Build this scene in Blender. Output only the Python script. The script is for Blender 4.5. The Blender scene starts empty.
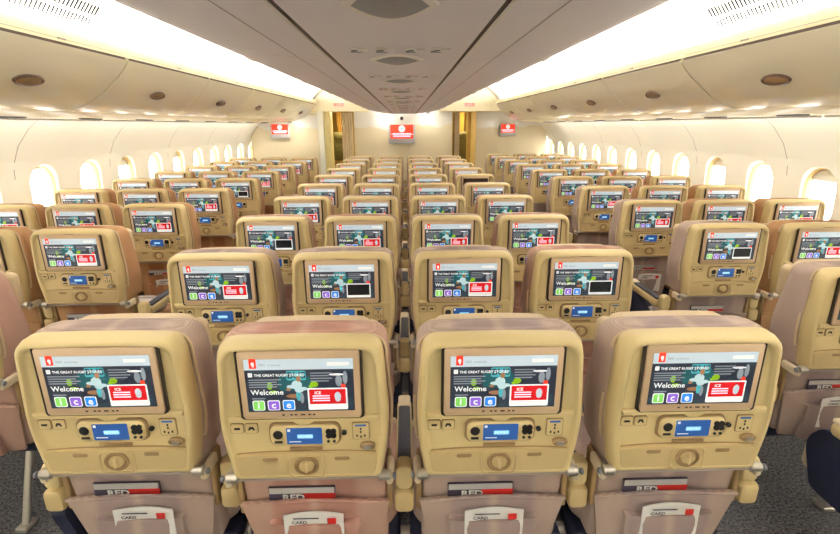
import bpy, bmesh, math, random
from mathutils import Vector, Matrix
R = math.radians
random.seed(7)
COL = bpy.context.scene.collection
SC = bpy.context.scene

# ------------------------------------------------------------------ camera, world, exposure
CAMZ = 1.594
cam_d = bpy.data.cameras.new('camera'); cam = bpy.data.objects.new('camera', cam_d); COL.objects.link(cam)
cam_d.sensor_fit = 'HORIZONTAL'; cam_d.sensor_width = 36.0; cam_d.lens = 480.0/840.0*36.0
cam_d.clip_start = 0.02; cam_d.clip_end = 200
_p, _y, _r = 0.2865, 0.028, -0.003
_f = Vector((math.sin(_y)*math.cos(_p), math.cos(_y)*math.cos(_p), -math.sin(_p)))
_rt = Vector((math.cos(_y), -math.sin(_y), 0)); _up = _rt.cross(_f)
_r2 = _rt*math.cos(_r)+_up*math.sin(_r); _u2 = -_rt*math.sin(_r)+_up*math.cos(_r)
M = Matrix((_r2, _u2, -_f)).transposed().to_4x4(); M.translation = Vector((0.015, 0, CAMZ))
cam.matrix_world = M
SC.camera = cam
W = bpy.data.worlds.new('daylight'); SC.world = W; W.use_nodes = True
bg = W.node_tree.nodes['Background']; bg.inputs[0].default_value = (1.0, 0.985, 0.96, 1); bg.inputs[1].default_value = 8.0
SC.view_settings.view_transform = 'Standard'; SC.view_settings.look = 'None'
SC.view_settings.gamma = 1.0; SC.view_settings.use_curve_mapping = False
SC.view_settings.exposure = 0.25
COVE_E = 5.0       # ceiling wash strips
SIDE_P = 4.0
AREA_P = 27.0       # power of each wash lamp, W

# ------------------------------------------------------------------ materials
MATS = {}
def mat(name, col, rough=0.5, metal=0.0, emit=0.0, noise=0.0, nscale=30, bump=0.0, bscale=200, spec=0.5, coat=0.0):
    m = bpy.data.materials.new(name); m.use_nodes = True
    nt = m.node_tree; b = nt.nodes['Principled BSDF']
    b.inputs['Base Color'].default_value = (*col, 1); b.inputs['Roughness'].default_value = rough
    b.inputs['Metallic'].default_value = metal; b.inputs['Specular IOR Level'].default_value = spec
    b.inputs['Coat Weight'].default_value = coat; b.inputs['Coat Roughness'].default_value = 0.12
    if emit: b.inputs['Emission Color'].default_value = (*col, 1); b.inputs['Emission Strength'].default_value = emit
    if noise or bump:
        tc = nt.nodes.new('ShaderNodeTexCoord')
    if noise:
        n = nt.nodes.new('ShaderNodeTexNoise'); n.inputs['Scale'].default_value = nscale; n.inputs['Detail'].default_value = 4
        nt.links.new(tc.outputs['Object'], n.inputs['Vector'])
        r = nt.nodes.new('ShaderNodeValToRGB')
        r.color_ramp.elements[0].position = .3; r.color_ramp.elements[1].position = .7
        r.color_ramp.elements[0].color = (*[c*(1-noise) for c in col], 1)
        r.color_ramp.elements[1].color = (*[min(1, c*(1+noise)) for c in col], 1)
        nt.links.new(n.outputs['Fac'], r.inputs[0]); nt.links.new(r.outputs[0], b.inputs['Base Color'])
    if bump:
        n2 = nt.nodes.new('ShaderNodeTexNoise'); n2.inputs['Scale'].default_value = bscale
        nt.links.new(tc.outputs['Object'], n2.inputs['Vector'])
        bp = nt.nodes.new('ShaderNodeBump'); bp.inputs['Strength'].default_value = bump; bp.inputs['Distance'].default_value = .002
        nt.links.new(n2.outputs['Fac'], bp.inputs['Height']); nt.links.new(bp.outputs[0], b.inputs['Normal'])
    MATS[name] = m
    return m
def L(r, g, b):
    f = lambda c: (c/255/12.92) if c/255 < .04045 else ((c/255+.055)/1.055)**2.4
    return (f(r), f(g), f(b))
mat('shell', L(218, 197, 144), .42, noise=.03, nscale=4, bump=.08, bscale=900)
mat('shell_low', L(203, 180, 130), .48, noise=.03, nscale=5)
mat('shell_dark', L(156, 128, 88), .5, noise=.03)
mat('bezel', L(205, 176, 142), .38, noise=.02)
mat('gap', L(52, 40, 30), .5, noise=.1)
mat('black', L(28, 26, 26), .45, noise=.1)
mat('navy', L(30, 36, 62), .55, noise=.1, nscale=40)
mat('pad', L(58, 60, 72), .5, noise=.08, nscale=60, bump=.2)
mat('cream_tip', L(225, 210, 180), .4, noise=.02)
mat('metal', L(196, 190, 180), .32, metal=.75, noise=.04)
mat('label_white', L(235, 235, 230), .5, noise=.01)
mat('label_blue', L(60, 110, 190), .5, noise=.01)
mat('label_red', L(205, 45, 40), .5, noise=.02)
mat('card', L(238, 236, 232), .4, noise=.02)
mat('mag_dark', L(70, 62, 78), .35, noise=.08)
mat('mag_grey', L(190, 188, 186), .35, noise=.03)
mat('wall_cream', L(240, 237, 220), .5, noise=.012, nscale=3)
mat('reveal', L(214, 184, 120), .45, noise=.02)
mat('bin', L(242, 236, 206), .2, noise=.012, nscale=2, coat=.6)
mat('bin_top', L(242, 230, 186), .35, noise=.012, nscale=2)
mat('cove', L(246, 243, 236), .5, noise=.01, nscale=2)
mat('ceiling_grey', L(226, 220, 224), .5, noise=.015, nscale=3)
mat('groove', L(78, 62, 46), .6, noise=.1)
mat('line', L(160, 150, 140), .6, noise=.05)
mat('lens', L(122, 126, 134), .4, noise=.05, nscale=60)
mat('latch', L(110, 88, 74), .35, noise=.05)
mat('lens_trim', L(222, 216, 208), .35, noise=.02)
mat('header', L(246, 236, 200), .5, noise=.01)
mat('gold', L(196, 160, 78), .45, noise=.08, nscale=6)
mat('gold_pale', L(232, 214, 150), .45, noise=.03, nscale=6)
mat('olive', L(98, 88, 40), .6, noise=.15, nscale=20)
mat('mon_grey', L(180, 180, 180), .4, noise=.03)
mat('dome', L(50, 42, 40), .2, noise=.05)
mat('plastic_bag', L(236, 226, 226), .12, noise=.05, nscale=9, bump=.6, bscale=18, coat=.8)
mat('grille_dark', L(30, 29, 28), .9, spec=.05, noise=.05)
mat('latch_grey', L(168, 156, 146), .4, noise=.03)
mat('tube_white', L(232, 232, 230), .25, noise=.02)
mat('strip', (1.0, .95, .84), .5, emit=COVE_E)
mat('s_off', L(60, 44, 36), .2, noise=.1)
mat('exit_red', L(232, 120, 100), .5, emit=.7)

def screen_mats():
    def e(n, c, s=.85): mat(n, L(*c), .25, emit=s*.78)
    e('d_white', (232, 236, 238), .62); e('d_bar', (186, 200, 210), .6); e('d_red', (226, 62, 40)); e('d_cardred', (184, 26, 32)); e('d_green', (120, 190, 90))
    e('d_purple', (128, 92, 190)); e('d_blue', (40, 120, 205)); e('d_teal', (70, 160, 170), .7); e('d_lime', (130, 175, 30), .7); e('d_figure', (170, 195, 200), .7); e('d_teal2', (40, 86, 92), .7)
    e('d_skin', (150, 110, 80), .6); e('d_grey', (130, 140, 150), .6); e('h_blue', (40, 78, 138), .7); e('h_light', (120, 190, 225)); e('d_dark', (26, 30, 34), .4)
    e('m_red', (226, 62, 40)); e('m_pink', (240, 205, 225))
    # dark, softly blotched picture behind the menu
    m = bpy.data.materials.new('d_back'); m.use_nodes = True; nt = m.node_tree; b = nt.nodes['Principled BSDF']
    tc = nt.nodes.new('ShaderNodeTexCoord'); n = nt.nodes.new('ShaderNodeTexNoise'); n.inputs['Scale'].default_value = 26; n.inputs['Detail'].default_value = 3
    nt.links.new(tc.outputs['Object'], n.inputs['Vector'])
    r = nt.nodes.new('ShaderNodeValToRGB'); cr = r.color_ramp
    cr.elements[0].position = .35; cr.elements[0].color = (*L(22, 30, 42), 1)
    cr.elements[1].position = .8; cr.elements[1].color = (*L(52, 105, 105), 1)
    x = cr.elements.new(.55); x.color = (*L(34, 44, 56), 1)
    nt.links.new(n.outputs['Fac'], r.inputs[0]); nt.links.new(r.outputs[0], b.inputs['Emission Color']); b.inputs['Emission Strength'].default_value = .8
    b.inputs['Base Color'].default_value = (.02, .02, .03, 1); b.inputs['Roughness'].default_value = .3
    MATS['d_back'] = m
screen_mats()

def fabric(name, c1, c2, c3):
    m = mat(name, c1, .85, spec=.25); nt = m.node_tree; b = nt.nodes['Principled BSDF']
    tc = nt.nodes.new('ShaderNodeTexCoord'); sp = nt.nodes.new('ShaderNodeSeparateXYZ'); nt.links.new(tc.outputs['Object'], sp.inputs[0])
    # woven blocks: broad vertical bands with a fine weave over them
    w = nt.nodes.new('ShaderNodeTexNoise'); w.noise_dimensions = '1D'; w.inputs['Scale'].default_value = 7.0; w.inputs['Detail'].default_value = 0
    ab = nt.nodes.new('ShaderNodeMath'); ab.operation = 'ABSOLUTE'; nt.links.new(sp.outputs['X'], ab.inputs[0]); ng = nt.nodes.new('ShaderNodeMath'); ng.operation = 'MULTIPLY'; ng.inputs[1].default_value = -1.0; nt.links.new(ab.outputs[0], ng.inputs[0])
    nt.links.new(ng.outputs[0], w.inputs['W'])
    r = nt.nodes.new('ShaderNodeValToRGB'); cr = r.color_ramp; cr.interpolation = 'EASE'
    cr.elements[0].position = .36; cr.elements[0].color = (*c2, 1); cr.elements[1].position = .66; cr.elements[1].color = (*c3, 1)
    x = cr.elements.new(.5); x.color = (*c1, 1); nt.links.new(w.outputs['Fac'], r.inputs[0])
    wv = nt.nodes.new('ShaderNodeTexWave'); wv.inputs['Scale'].default_value = 90; wv.inputs['Distortion'].default_value = 1.5; wv.bands_direction = 'Z'
    nt.links.new(tc.outputs['Object'], wv.inputs['Vector'])
    mx = nt.nodes.new('ShaderNodeMixRGB'); mx.blend_type = 'MULTIPLY'; mx.inputs[0].default_value = .22
    nt.links.new(r.outputs[0], mx.inputs[1]); nt.links.new(wv.outputs['Color'], mx.inputs[2]); nt.links.new(mx.outputs[0], b.inputs['Base Color'])
    bp = nt.nodes.new('ShaderNodeBump'); bp.inputs['Strength'].default_value = .25; bp.inputs['Distance'].default_value = .002
    nt.links.new(wv.outputs['Fac'], bp.inputs['Height']); nt.links.new(bp.outputs[0], b.inputs['Normal'])
fabric('fab_pink', L(202, 164, 148), L(186, 140, 126), L(216, 186, 150))
fabric('fab_mauve', L(190, 168, 156), L(168, 148, 144), L(212, 188, 156))
fabric('fab_tan', L(198, 154, 112), L(178, 124, 88), L(206, 174, 124))
mat('leather', L(206, 184, 150), .5, noise=.04, nscale=12, bump=.2, bscale=300)

def carpet():
    m = mat('carpet', L(70, 70, 74), .95, spec=.1); nt = m.node_tree; b = nt.nodes['Principled BSDF']
    tc = nt.nodes.new('ShaderNodeTexCoord'); n = nt.nodes.new('ShaderNodeTexNoise'); n.inputs['Scale'].default_value = 95; n.inputs['Detail'].default_value = 5
    nt.links.new(tc.outputs['Object'], n.inputs['Vector'])
    r = nt.nodes.new('ShaderNodeValToRGB'); r.color_ramp.elements[0].position = .35; r.color_ramp.elements[1].position = .68
    r.color_ramp.elements[0].color = (*L(50, 50, 54), 1); r.color_ramp.elements[1].color = (*L(122, 120, 122), 1)
    nt.links.new(n.outputs['Fac'], r.inputs[0]); nt.links.new(r.outputs[0], b.inputs['Base Color'])
    bp = nt.nodes.new('ShaderNodeBump'); bp.inputs['Strength'].default_value = .5; bp.inputs['Distance'].default_value = .004
    nt.links.new(n.outputs['Fac'], bp.inputs['Height']); nt.links.new(bp.outputs[0], b.inputs['Normal'])
carpet()
def dune():
    # bulkhead laminate: pale upper field, sand coloured dune outline below
    m = mat('dune', L(228, 220, 204), .3, coat=.3); nt = m.node_tree; b = nt.nodes['Principled BSDF']
    tc = nt.nodes.new('ShaderNodeTexCoord'); sp = nt.nodes.new('ShaderNodeSeparateXYZ'); nt.links.new(tc.outputs['Object'], sp.inputs[0])
    n = nt.nodes.new('ShaderNodeTexNoise'); n.noise_dimensions = '1D'; n.inputs['Scale'].default_value = 1.6; n.inputs['Detail'].default_value = 1.5
    nt.links.new(sp.outputs['X'], n.inputs['W'])
    a = nt.nodes.new('ShaderNodeMath'); a.operation = 'MULTIPLY_ADD'; a.inputs[1].default_value = .45; a.inputs[2].default_value = 1.32
    nt.links.new(n.outputs['Fac'], a.inputs[0])
    s = nt.nodes.new('ShaderNodeMath'); s.operation = 'SUBTRACT'; nt.links.new(sp.outputs['Z'], s.inputs[0]); nt.links.new(a.outputs[0], s.inputs[1])
    r = nt.nodes.new('ShaderNodeValToRGB'); cr = r.color_ramp
    cr.elements[0].position = 0; cr.elements[0].color = (*L(224, 210, 176), 1); cr.elements[1].position = .03; cr.elements[1].color = (*L(232, 228, 216), 1)
    nt.links.new(s.outputs[0], r.inputs[0]); nt.links.new(r.outputs[0], b.inputs['Base Color'])
dune()
def pane_mat():
    m = bpy.data.materials.new('pane'); m.use_nodes = True; nt = m.node_tree; nt.nodes.clear()
    o = nt.nodes.new('ShaderNodeOutputMaterial'); t = nt.nodes.new('ShaderNodeBsdfTransparent'); g = nt.nodes.new('ShaderNodeBsdfGlossy'); g.inputs['Roughness'].default_value = .05
    x = nt.nodes.new('ShaderNodeMixShader'); x.inputs[0].default_value = .08
    nt.links.new(t.outputs[0], x.inputs[1]); nt.links.new(g.outputs[0], x.inputs[2]); nt.links.new(x.outputs[0], o.inputs[0]); MATS['pane'] = m
pane_mat()

# ------------------------------------------------------------------ mesh helpers
class MB:
    def __init__(s): s.v = []; s.f = []; s.m = []; s.mats = []
    def mi(s, m):
        if m not in s.mats: s.mats.append(m)
        return s.mats.index(m)
    def add(s, vs, fs, m):
        k = len(s.v); i = s.mi(m); s.v += [tuple(v) for v in vs]
        for f in fs: s.f.append([a+k for a in f]); s.m.append(i)
    def loft(s, loops, m, cap0=True, cap1=True, close=True):
        n = len(loops[0]); vs = [p for l in loops for p in l]; fs = []
        for a in range(len(loops)-1):
            for i in range(n if close else n-1):
                j = (i+1) % n; fs.append([a*n+i, a*n+j, (a+1)*n+j, (a+1)*n+i])
        if cap0: fs.append(list(range(n))[::-1])
        if cap1: fs.append([(len(loops)-1)*n+i for i in range(n)])
        s.add(vs, fs, m)
    def box(s, c, d, m, bev=0.0):
        x, y, z = d[0]/2, d[1]/2, d[2]/2; b = min(bev, x*.95, z*.95, y*.95)
        if b <= 0:
            l0 = [(-x, -z), (x, -z), (x, z), (-x, z)]
            s.loft([[(c[0]+p[0], c[1]+yy, c[2]+p[1]) for p in l0] for yy in (-y, y)], m)
        else:
            o = rrect(2*x, 2*z, b*1.3); i = rrect(2*x-2*b, 2*z-2*b, b*.6)
            lo = [(i, -y), (rrect(2*x-.6*b, 2*z-.6*b, b), -y+b*.3), (o, -y+b), (o, y-b), (rrect(2*x-.6*b, 2*z-.6*b, b), y-b*.3), (i, y)]
            s.loft([[(c[0]+p[0], c[1]+yy, c[2]+p[1]) for p in l] for l, yy in lo], m)
    def cyl(s, p0, p1, r, m, n=14, r1=None, bev=0.0):
        p0 = Vector(p0); p1 = Vector(p1); d = (p1-p0).normalized(); a = d.orthogonal().normalized(); b = d.cross(a)
        r1 = r if r1 is None else r1
        def ring(c, rr): return [c+a*rr*math.cos(2*math.pi*i/n)+b*rr*math.sin(2*math.pi*i/n) for i in range(n)]
        if bev: s.loft([ring(p0, r-bev), ring(p0+d*bev, r), ring(p1-d*bev, r1), ring(p1, r1-bev)], m)
        else: s.loft([ring(p0, r), ring(p1, r1)], m)
    def tube(s, pts, r, m, n=8, flat=1.0):
        pts = [Vector(p) for p in pts]; loops = []; pa = None
        for i, p in enumerate(pts):
            d = (pts[min(i+1, len(pts)-1)]-pts[max(i-1, 0)]).normalized()
            a = (pa - d*pa.dot(d)).normalized() if pa is not None else (d.cross(Vector((1, 0, 0))).normalized() if abs(d.x) < .9 else d.cross(Vector((0, 0, 1))).normalized())
            pa = a; b = d.cross(a)
            loops.append([p+a*r*flat*math.cos(2*math.pi*k/n)+b*r*math.sin(2*math.pi*k/n) for k in range(n)])
        s.loft(loops, m)
    def plate(s, pts, y, m, flip=False):      # flat polygon in the xz plane facing -y
        s.add([(p[0], y, p[1]) for p in pts], [list(range(len(pts)))], m)
    def disc(s, cx, cz, rx, rz, y, m, n=16): s.plate([(cx+rx*math.cos(2*math.pi*i/n), cz+rz*math.sin(2*math.pi*i/n)) for i in range(n)], y, m)
    def text(s, t, size, x, z, y, m, align='LEFT', sx=1.0, bold=0):
        c = bpy.data.curves.new('t', 'FONT'); c.body = t; c.size = size; c.align_x = align; c.resolution_u = 2; c.offset = bold
        o = bpy.data.objects.new('t', c); COL.objects.link(o)
        dg = bpy.context.evaluated_depsgraph_get(); me = o.evaluated_get(dg).to_mesh()
        s.add([(x+v.co.x*sx, y, z+v.co.y) for v in me.vertices], [list(p.vertices) for p in me.polygons], m)
        o.evaluated_get(dg).to_mesh_clear(); bpy.data.objects.remove(o); bpy.data.curves.remove(c)
    def build(s, name, parent=None, smooth=40, loc=None):
        me = bpy.data.meshes.new(name); me.from_pydata(s.v, [], s.f)
        for m in s.mats: me.materials.append(MATS[m])
        me.polygons.foreach_set('material_index', s.m)
        bm = bmesh.new(); bm.from_mesh(me); bmesh.ops.recalc_face_normals(bm, faces=bm.faces); bm.to_mesh(me); bm.free()
        if smooth: me.shade_smooth(); me.set_sharp_from_angle(angle=R(smooth))
        o = bpy.data.objects.new(name, me); COL.objects.link(o)
        if parent: o.parent = parent
        if loc: o.location = loc
        return o
def rrect(w, h, r, cx=0, cz=0, n=4):
    r = min(r, w/2*.999, h/2*.999); out = []
    for (sx, sz, a0) in ((1, 1, 0), (-1, 1, 90), (-1, -1, 180), (1, -1, 270)):
        for k in range(n+1):
            a = R(a0+90*k/n); out.append((cx+sx*(w/2-r)+r*math.cos(a), cz+sz*(h/2-r)+r*math.sin(a)))
    return out
def rpoly(pts, rad, n=5):
    out = []; N = len(pts)
    for i in range(N):
        p = Vector(pts[i]); a = Vector(pts[i-1])-p; b = Vector(pts[(i+1) % N])-p; r = min(rad[i], a.length*.48, b.length*.48)
        A = p+a.normalized()*r; B = p+b.normalized()*r
        for k in range(n+1):
            t = k/n; q = A*(1-t)**2+p*2*t*(1-t)+B*t*t; out.append((q.x, q.y))
    return out
def empty(name, loc=(0, 0, 0)):
    o = bpy.data.objects.new(name, None); COL.objects.link(o); o.location = loc; o.empty_display_size = .1
    return o
def tag(o, label, cat, group=None, kind=None):
    o['label'] = label; o['category'] = cat
    if group: o['group'] = group
    if kind: o['kind'] = kind
    return o
def struct(o): o['kind'] = 'structure'; return o
def clone(o, parent=None):
    c = o.copy(); COL.objects.link(c); c.parent = parent
    for ch in KIDS.get(o.name, []): clone(ch, c)
    return c
KIDS = {}
def index_kids(root):
    for ch in root.children:
        KIDS.setdefault(root.name, []).append(ch); index_kids(ch)

# ------------------------------------------------------------------ cabin shell
Y0, Y1 = -3.8, 10.85
BINP = 1.27; LY0 = 2.56; SX = .04
WP = [(0.0, 2.93), (.25, 3.03), (.55, 3.10), (.80, 3.125), (1.05, 3.13), (1.30, 3.10), (1.45, 3.03), (1.58, 2.92), (1.67, 2.80), (1.75, 2.70)]
def wx(z):
    for (a, xa), (b, xb) in zip(WP, WP[1:]):
        if z <= b: return xa+(xb-xa)*(z-a)/(b-a)
    return WP[-1][1]
f = MB(); f.add([(-3.0, Y0, 0), (3.0, Y0, 0), (3.0, 13.5, 0), (-3.0, 13.5, 0)], [[0, 1, 2, 3]], 'carpet'); struct(f.build('floor', smooth=0))
WIN = [4.24+.636*k for k in range(-12, 11)]
def wall(sx, name):
    b = MB(); zs0 = [0, .12, .25, .4, .55, .68, .77]; zs1 = [1.33, 1.38, 1.45, 1.52, 1.58, 1.63, 1.67, 1.75]
    ya, yb = WIN[0]-.318, WIN[-1]+.318
    for zs in (zs0, zs1):
        for (p, q) in ((ya, yb),):
            vs = []; fs = []
            for z in zs: vs += [(sx*wx(z), p, z), (sx*wx(z), q, z)]
            for i in range(len(zs)-1): fs.append([2*i, 2*i+1, 2*i+3, 2*i+2])
            b.add(vs, fs, 'wall_cream')
    n = 10
    for yc in WIN:
        hole = rrect(.33, .47, .15, yc, 1.05, n)
        outer = []
        for (py, pz) in hole:
            dy, dz = py-yc, pz-1.05; k = min(.318/max(abs(dy), 1e-6), .28/max(abs(dz), 1e-6)); outer.append((yc+dy*k, 1.05+dz*k))
        cor = {}
        for c in ((1, 1), (-1, 1), (-1, -1), (1, -1)):
            i = min(range(len(outer)), key=lambda i: (outer[i][0]-yc-c[0]*.318)**2+(outer[i][1]-1.05-c[1]*.28)**2); outer[i] = (yc+c[0]*.318, 1.05+c[1]*.28)
        loops = []
        for t in (0, .5, 1):
            loops.append([(sx*wx(o[1]*(1-t)+h[1]*t), o[0]*(1-t)+h[0]*t, o[1]*(1-t)+h[1]*t) for o, h in zip(outer, hole)])
        b.loft(loops, 'wall_cream', False, False)
    o = b.build(name, smooth=50, loc=(SX, 0, 0)); struct(o)
    # vertical joints of the side panels
    j = MB()
    for k in range(0, len(WIN), 2):
        y = WIN[k]-.318
        for za, zb in zip([0, .25, .55, .8, 1.05, 1.3, 1.45, 1.58], [.25, .55, .8, 1.05, 1.3, 1.45, 1.58, 1.67]):
            xa, xb = sx*(wx(za)-.0015), sx*(wx(zb)-.0015)
            j.add([(xa, y-.0035, za), (xa, y+.0035, za), (xb, y+.0035, zb), (xb, y-.0035, zb)], [[0, 1, 2, 3]], 'line')
    j.build('panel_joint', o, smooth=0); 
    for i, yc in enumerate(WIN):
        w = MB(); n = 10
        def lp(wd, h, r, dx): return [(sx*(wx(1.05)+dx) if dx > .001 else sx*(wx(p[1])), p[0], p[1]) for p in rrect(wd, h, r, yc, 1.05, n)]
        w.loft([lp(.33, .47, .15, 0), lp(.312, .452, .142, .010)], 'wall_cream', False, False)
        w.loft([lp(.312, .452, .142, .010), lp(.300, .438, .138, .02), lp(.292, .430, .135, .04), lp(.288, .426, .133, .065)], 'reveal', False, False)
        wo = w.build('window_%d' % (WCNT[0]), smooth=45, loc=(SX, 0, 0)); struct(wo); WCNT[0] += 1
        g = MB(); g.add([(sx*(wx(1.05)+.06), p[0], p[1]) for p in rrect(.290, .428, .133, yc, 1.05, n)], [list(range(4*(n+1)))], 'pane'); g.build('pane', wo, smooth=0)
        s = {1: .07, 4: .12, 9: .10, 14: .09, 16: .08}.get((i+(3 if sx > 0 else 0)), .02)
        sh = MB(); sh.box((sx*(wx(1.05)+.048), yc, 1.05+.215-s/2), (.006, .27, s), 'wall_cream', .002); sh.build('window_shade', wo)
WCNT = [1]
wall(-1, 'wall_left'); wall(1, 'wall_right')

# ceiling above the aisles, curving down to the side bins (h = height above camera)
CX = -.012
COVE = [(.0, .78), (.6, .78), (1.2, .775), (1.42, .745), (1.56, .69), (1.66, .62), (1.74, .54), (1.80, .475), (1.85, .44), (2.0, .43)]
c = MB()
for sx in (-1, 1):
    vs = []; fs = []
    for (x, h) in COVE: vs += [(sx*x, Y0, CAMZ+h), (sx*x, 10.0, CAMZ+h)]
    for i in range(len(COVE)-1): fs.append([2*i, 2*i+1, 2*i+3, 2*i+2])
    c.add(vs, fs, 'cove')
ceil = struct(c.build('ceiling', smooth=60, loc=(SX, 0, 0)))
# floor skirts / rear wall closing the cabin behind the camera
b = MB(); b.add([(-3.2, Y0, 0), (3.2, Y0, 0), (3.2, Y0, 2.5), (-3.2, Y0, 2.5)], [[0, 1, 2, 3]], 'wall_cream'); struct(b.build('wall_back', smooth=0))
# closing panels above the side bins
for sx, nm in ((-1, 'left'), (1, 'right')):
    b = MB(); b.add([(sx*1.9, Y0, CAMZ+.43), (sx*1.9, 10.9, CAMZ+.43), (sx*2.95, 10.9, CAMZ+.43), (sx*2.95, Y0, CAMZ+.43)], [[0, 1, 2, 3]], 'cove')
    b.add([(sx*2.95, Y0, CAMZ+.43), (sx*2.95, 10.9, CAMZ+.43), (sx*2.70, 10.9, 1.75), (sx*2.70, Y0, 1.75)], [[0, 1, 2, 3]], 'cove')
    struct(b.build('trim_'+('1' if sx < 0 else '2'), smooth=0, loc=(SX, 0, 0)))

# ------------------------------------------------------------------ wash lamps
def wash(sx, x, h, y, ang, side):
    r = empty('cove_lamp', (SX+sx*x, y, CAMZ+h))
    b = MB(); b.box((0, 0, 0), (.03, 1.22, .016), 'tube_white', .004); b.build('housing', r)
    b = MB(); b.add([(-.011, -.6, .009), (.011, -.6, .009), (.011, .6, .009), (-.011, .6, .009)], [[0, 1, 2, 3]], 'strip'); b.build('diffuser', r, smooth=0)
    l = bpy.data.lights.new('wash', 'AREA'); l.shape = 'RECTANGLE'; l.size = .05; l.size_y = 1.2; l.energy = AREA_P; l.color = (1.0, .97, .90)
    lo = bpy.data.objects.new('lamp_light', l); COL.objects.link(lo); lo.parent = r; lo.location = (0, 0, .014); lo.rotation_euler = (0, math.pi+ang, 0)
    return r
ORD = ['nearest', 'second', 'third', 'fourth', 'fifth', 'sixth', 'seventh', 'eighth', 'ninth', 'tenth', 'eleventh', 'twelfth']
SN = {-1: 'left', 1: 'right'}
for sx in (-1, 1):
    k = 0
    for y in [LY0+BINP*i for i in range(-4, 6)]:
        r = wash(sx, 1.775, .452, y, -sx*R(12), sx)
        tag(r, f'white strip lamp lying along the top of the {ORD[k] if k else "rearmost"} {SN[sx]} side bin', 'light', f'cove strip lamps on the {SN[sx]}'); k += 1

# ------------------------------------------------------------------ side bins
DOOR = [(1.700, .383), (1.735, .335), (1.79, .28), (1.86, .222), (1.94, .165), (2.03, .120), (2.14, .088)]
def prism(mb, prof, y0, y1, m, close=True, segs=1):
    for a in range(1):
        mb.loft([[(p[0], y, CAMZ+p[1]) for p in prof] for y in (y0, y1)], m, close, close, close)
def offs(prof, d):
    out = []
    for i, p in enumerate(prof):
        a = Vector(prof[max(i-1, 0)]); b = Vector(prof[min(i+1, len(prof)-1)]); t = (b-a).normalized(); n = Vector((-t.y, t.x)); 
        out.append((p[0]+n.x*d, p[1]+n.y*d))
    return out
def side_bin(sx, y, last):
    r = empty('overhead_bin', (SX, y, 0)); h = BINP/2
    b = MB()
    body = [(1.715, .395), (1.700, .397), (1.697, .425), (1.700, .452), (1.712, .462), (1.74, .455), (1.80, .435), (2.75, .425), (2.82, .09), (2.60, .062), (2.40, .062), (2.25, .070), (2.145, .083), (2.05, .125), (1.96, .17), (1.88, .227), (1.81, .285), (1.755, .34), (1.722, .380)]
    prism(b, [(sx*p[0], p[1]) for p in body], -h+.001, h-.001, 'bin_top')
    # groove below the top rail
    prism(b, [(sx*1.712, .400), (sx*1.7005, .400), (sx*1.7015, .381), (sx*1.72, .381)], -h+.03, h-.03, 'groove')
    b.build('bin_body', r, smooth=50)
    d = MB(); outer = [(sx*p[0], p[1]) for p in DOOR]; inner = [(sx*p[0], p[1]) for p in offs(DOOR, .012)]
    prism(d, outer+inner[::-1], -h+.006, h-.006, 'bin'); d.build('door', r, smooth=50)
    rl = MB(); rl.tube([(sx*1.6985, -h+.05, CAMZ+.412), (sx*1.6985, h-.05, CAMZ+.412)], .0012, 'line', 6); rl.box((sx*1.6975, .05, CAMZ+.412), (.003, .06, .008), 'line'); rl.build('top_rail_line', r)
    # oval latch, lying on the door curve
    lt = MB(); c0 = Vector((sx*1.862, 0, CAMZ+.218)); t = Vector((sx*.8, 0, -.60)).normalized(); n = Vector((-sx*.60, 0, -.8)).normalized()
    def ring(a, bb, o): return [c0+Vector((0, 1, 0))*a*math.cos(2*math.pi*i/24)+t*bb*math.sin(2*math.pi*i/24)+n*o for i in range(24)]
    lt.loft([ring(.098, .040, -.004), ring(.098, .040, .006), ring(.088, .033, .010), ring(.082, .028, .004)], 'latch', True, False)
    lt.loft([ring(.082, .028, .004), ring(.07, .022, .007)], 'shell_dark', False, True)
    lt.build('latch', r, smooth=60)
    return r
for sx in (-1, 1):
    k = 0
    for i in range(-3, 6):
        r = side_bin(sx, LY0+BINP*i, i == 5)
        vis = i+3
        tag(r, f'cream curved overhead bin with brown oval latch, {SN[sx]} side, {ORD[vis] if vis else "rearmost"} from the rear', 'overhead bin', f'{SN[sx]} overhead bins')
# passenger service ovals under the side bins
def psu_side(sx, y):
    r = empty('reading_light_panel', (SX+sx*2.50, y, CAMZ+.060)); b = MB()
    def ring(a, bb, z): return [(bb*math.cos(2*math.pi*i/20), a*math.sin(2*math.pi*i/20), z) for i in range(20)]
    b.loft([ring(.13, .05, .003), ring(.13, .05, -.006), ring(.115, .042, -.010)], 'lens', True, True); b.build('panel', r, smooth=50)
    for dy in (-.06, 0, .06):
        g = MB(); g.cyl((0, dy, -.010), (0, dy, -.016), .016, 'lens_trim', 12, bev=.002); g.build('reading_light', r)
    return r
ps = [1.59+.812*n for n in range(-1, 10)]
for sx in (-1, 1):
    for k, y in enumerate(ps):
        tag(psu_side(sx, y), f'small grey oval lamp panel under the {SN[sx]} bins, above {"the " + ORD[k]} window row', 'light', f'{SN[sx]} reading light panels')

for sx in (-1, 1):
    for i in range(-4, 6):
        y = LY0+BINP*i; r = empty('sidewall_lamp', (SX+sx*2.69, y, CAMZ+.050))
        b = MB(); b.box((0, 0, 0), (.03, 1.22, .014), 'tube_white', .004); b.build('housing', r)
        l = bpy.data.lights.new('sidewall', 'AREA'); l.shape = 'RECTANGLE'; l.size = .04; l.size_y = 1.2; l.energy = SIDE_P; l.color = (1.0, .98, .93)
        lo = bpy.data.objects.new('lamp_light', l); COL.objects.link(lo); lo.parent = r; lo.location = (0, 0, -.012); lo.rotation_euler = (0, sx*R(-35), 0)
        tag(r, f'white strip lamp under the edge of the {ORD[i+4] if i+4 else "rearmost"} {SN[sx]} bin', 'light', f'sidewall strip lamps on the {SN[sx]}')

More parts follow.
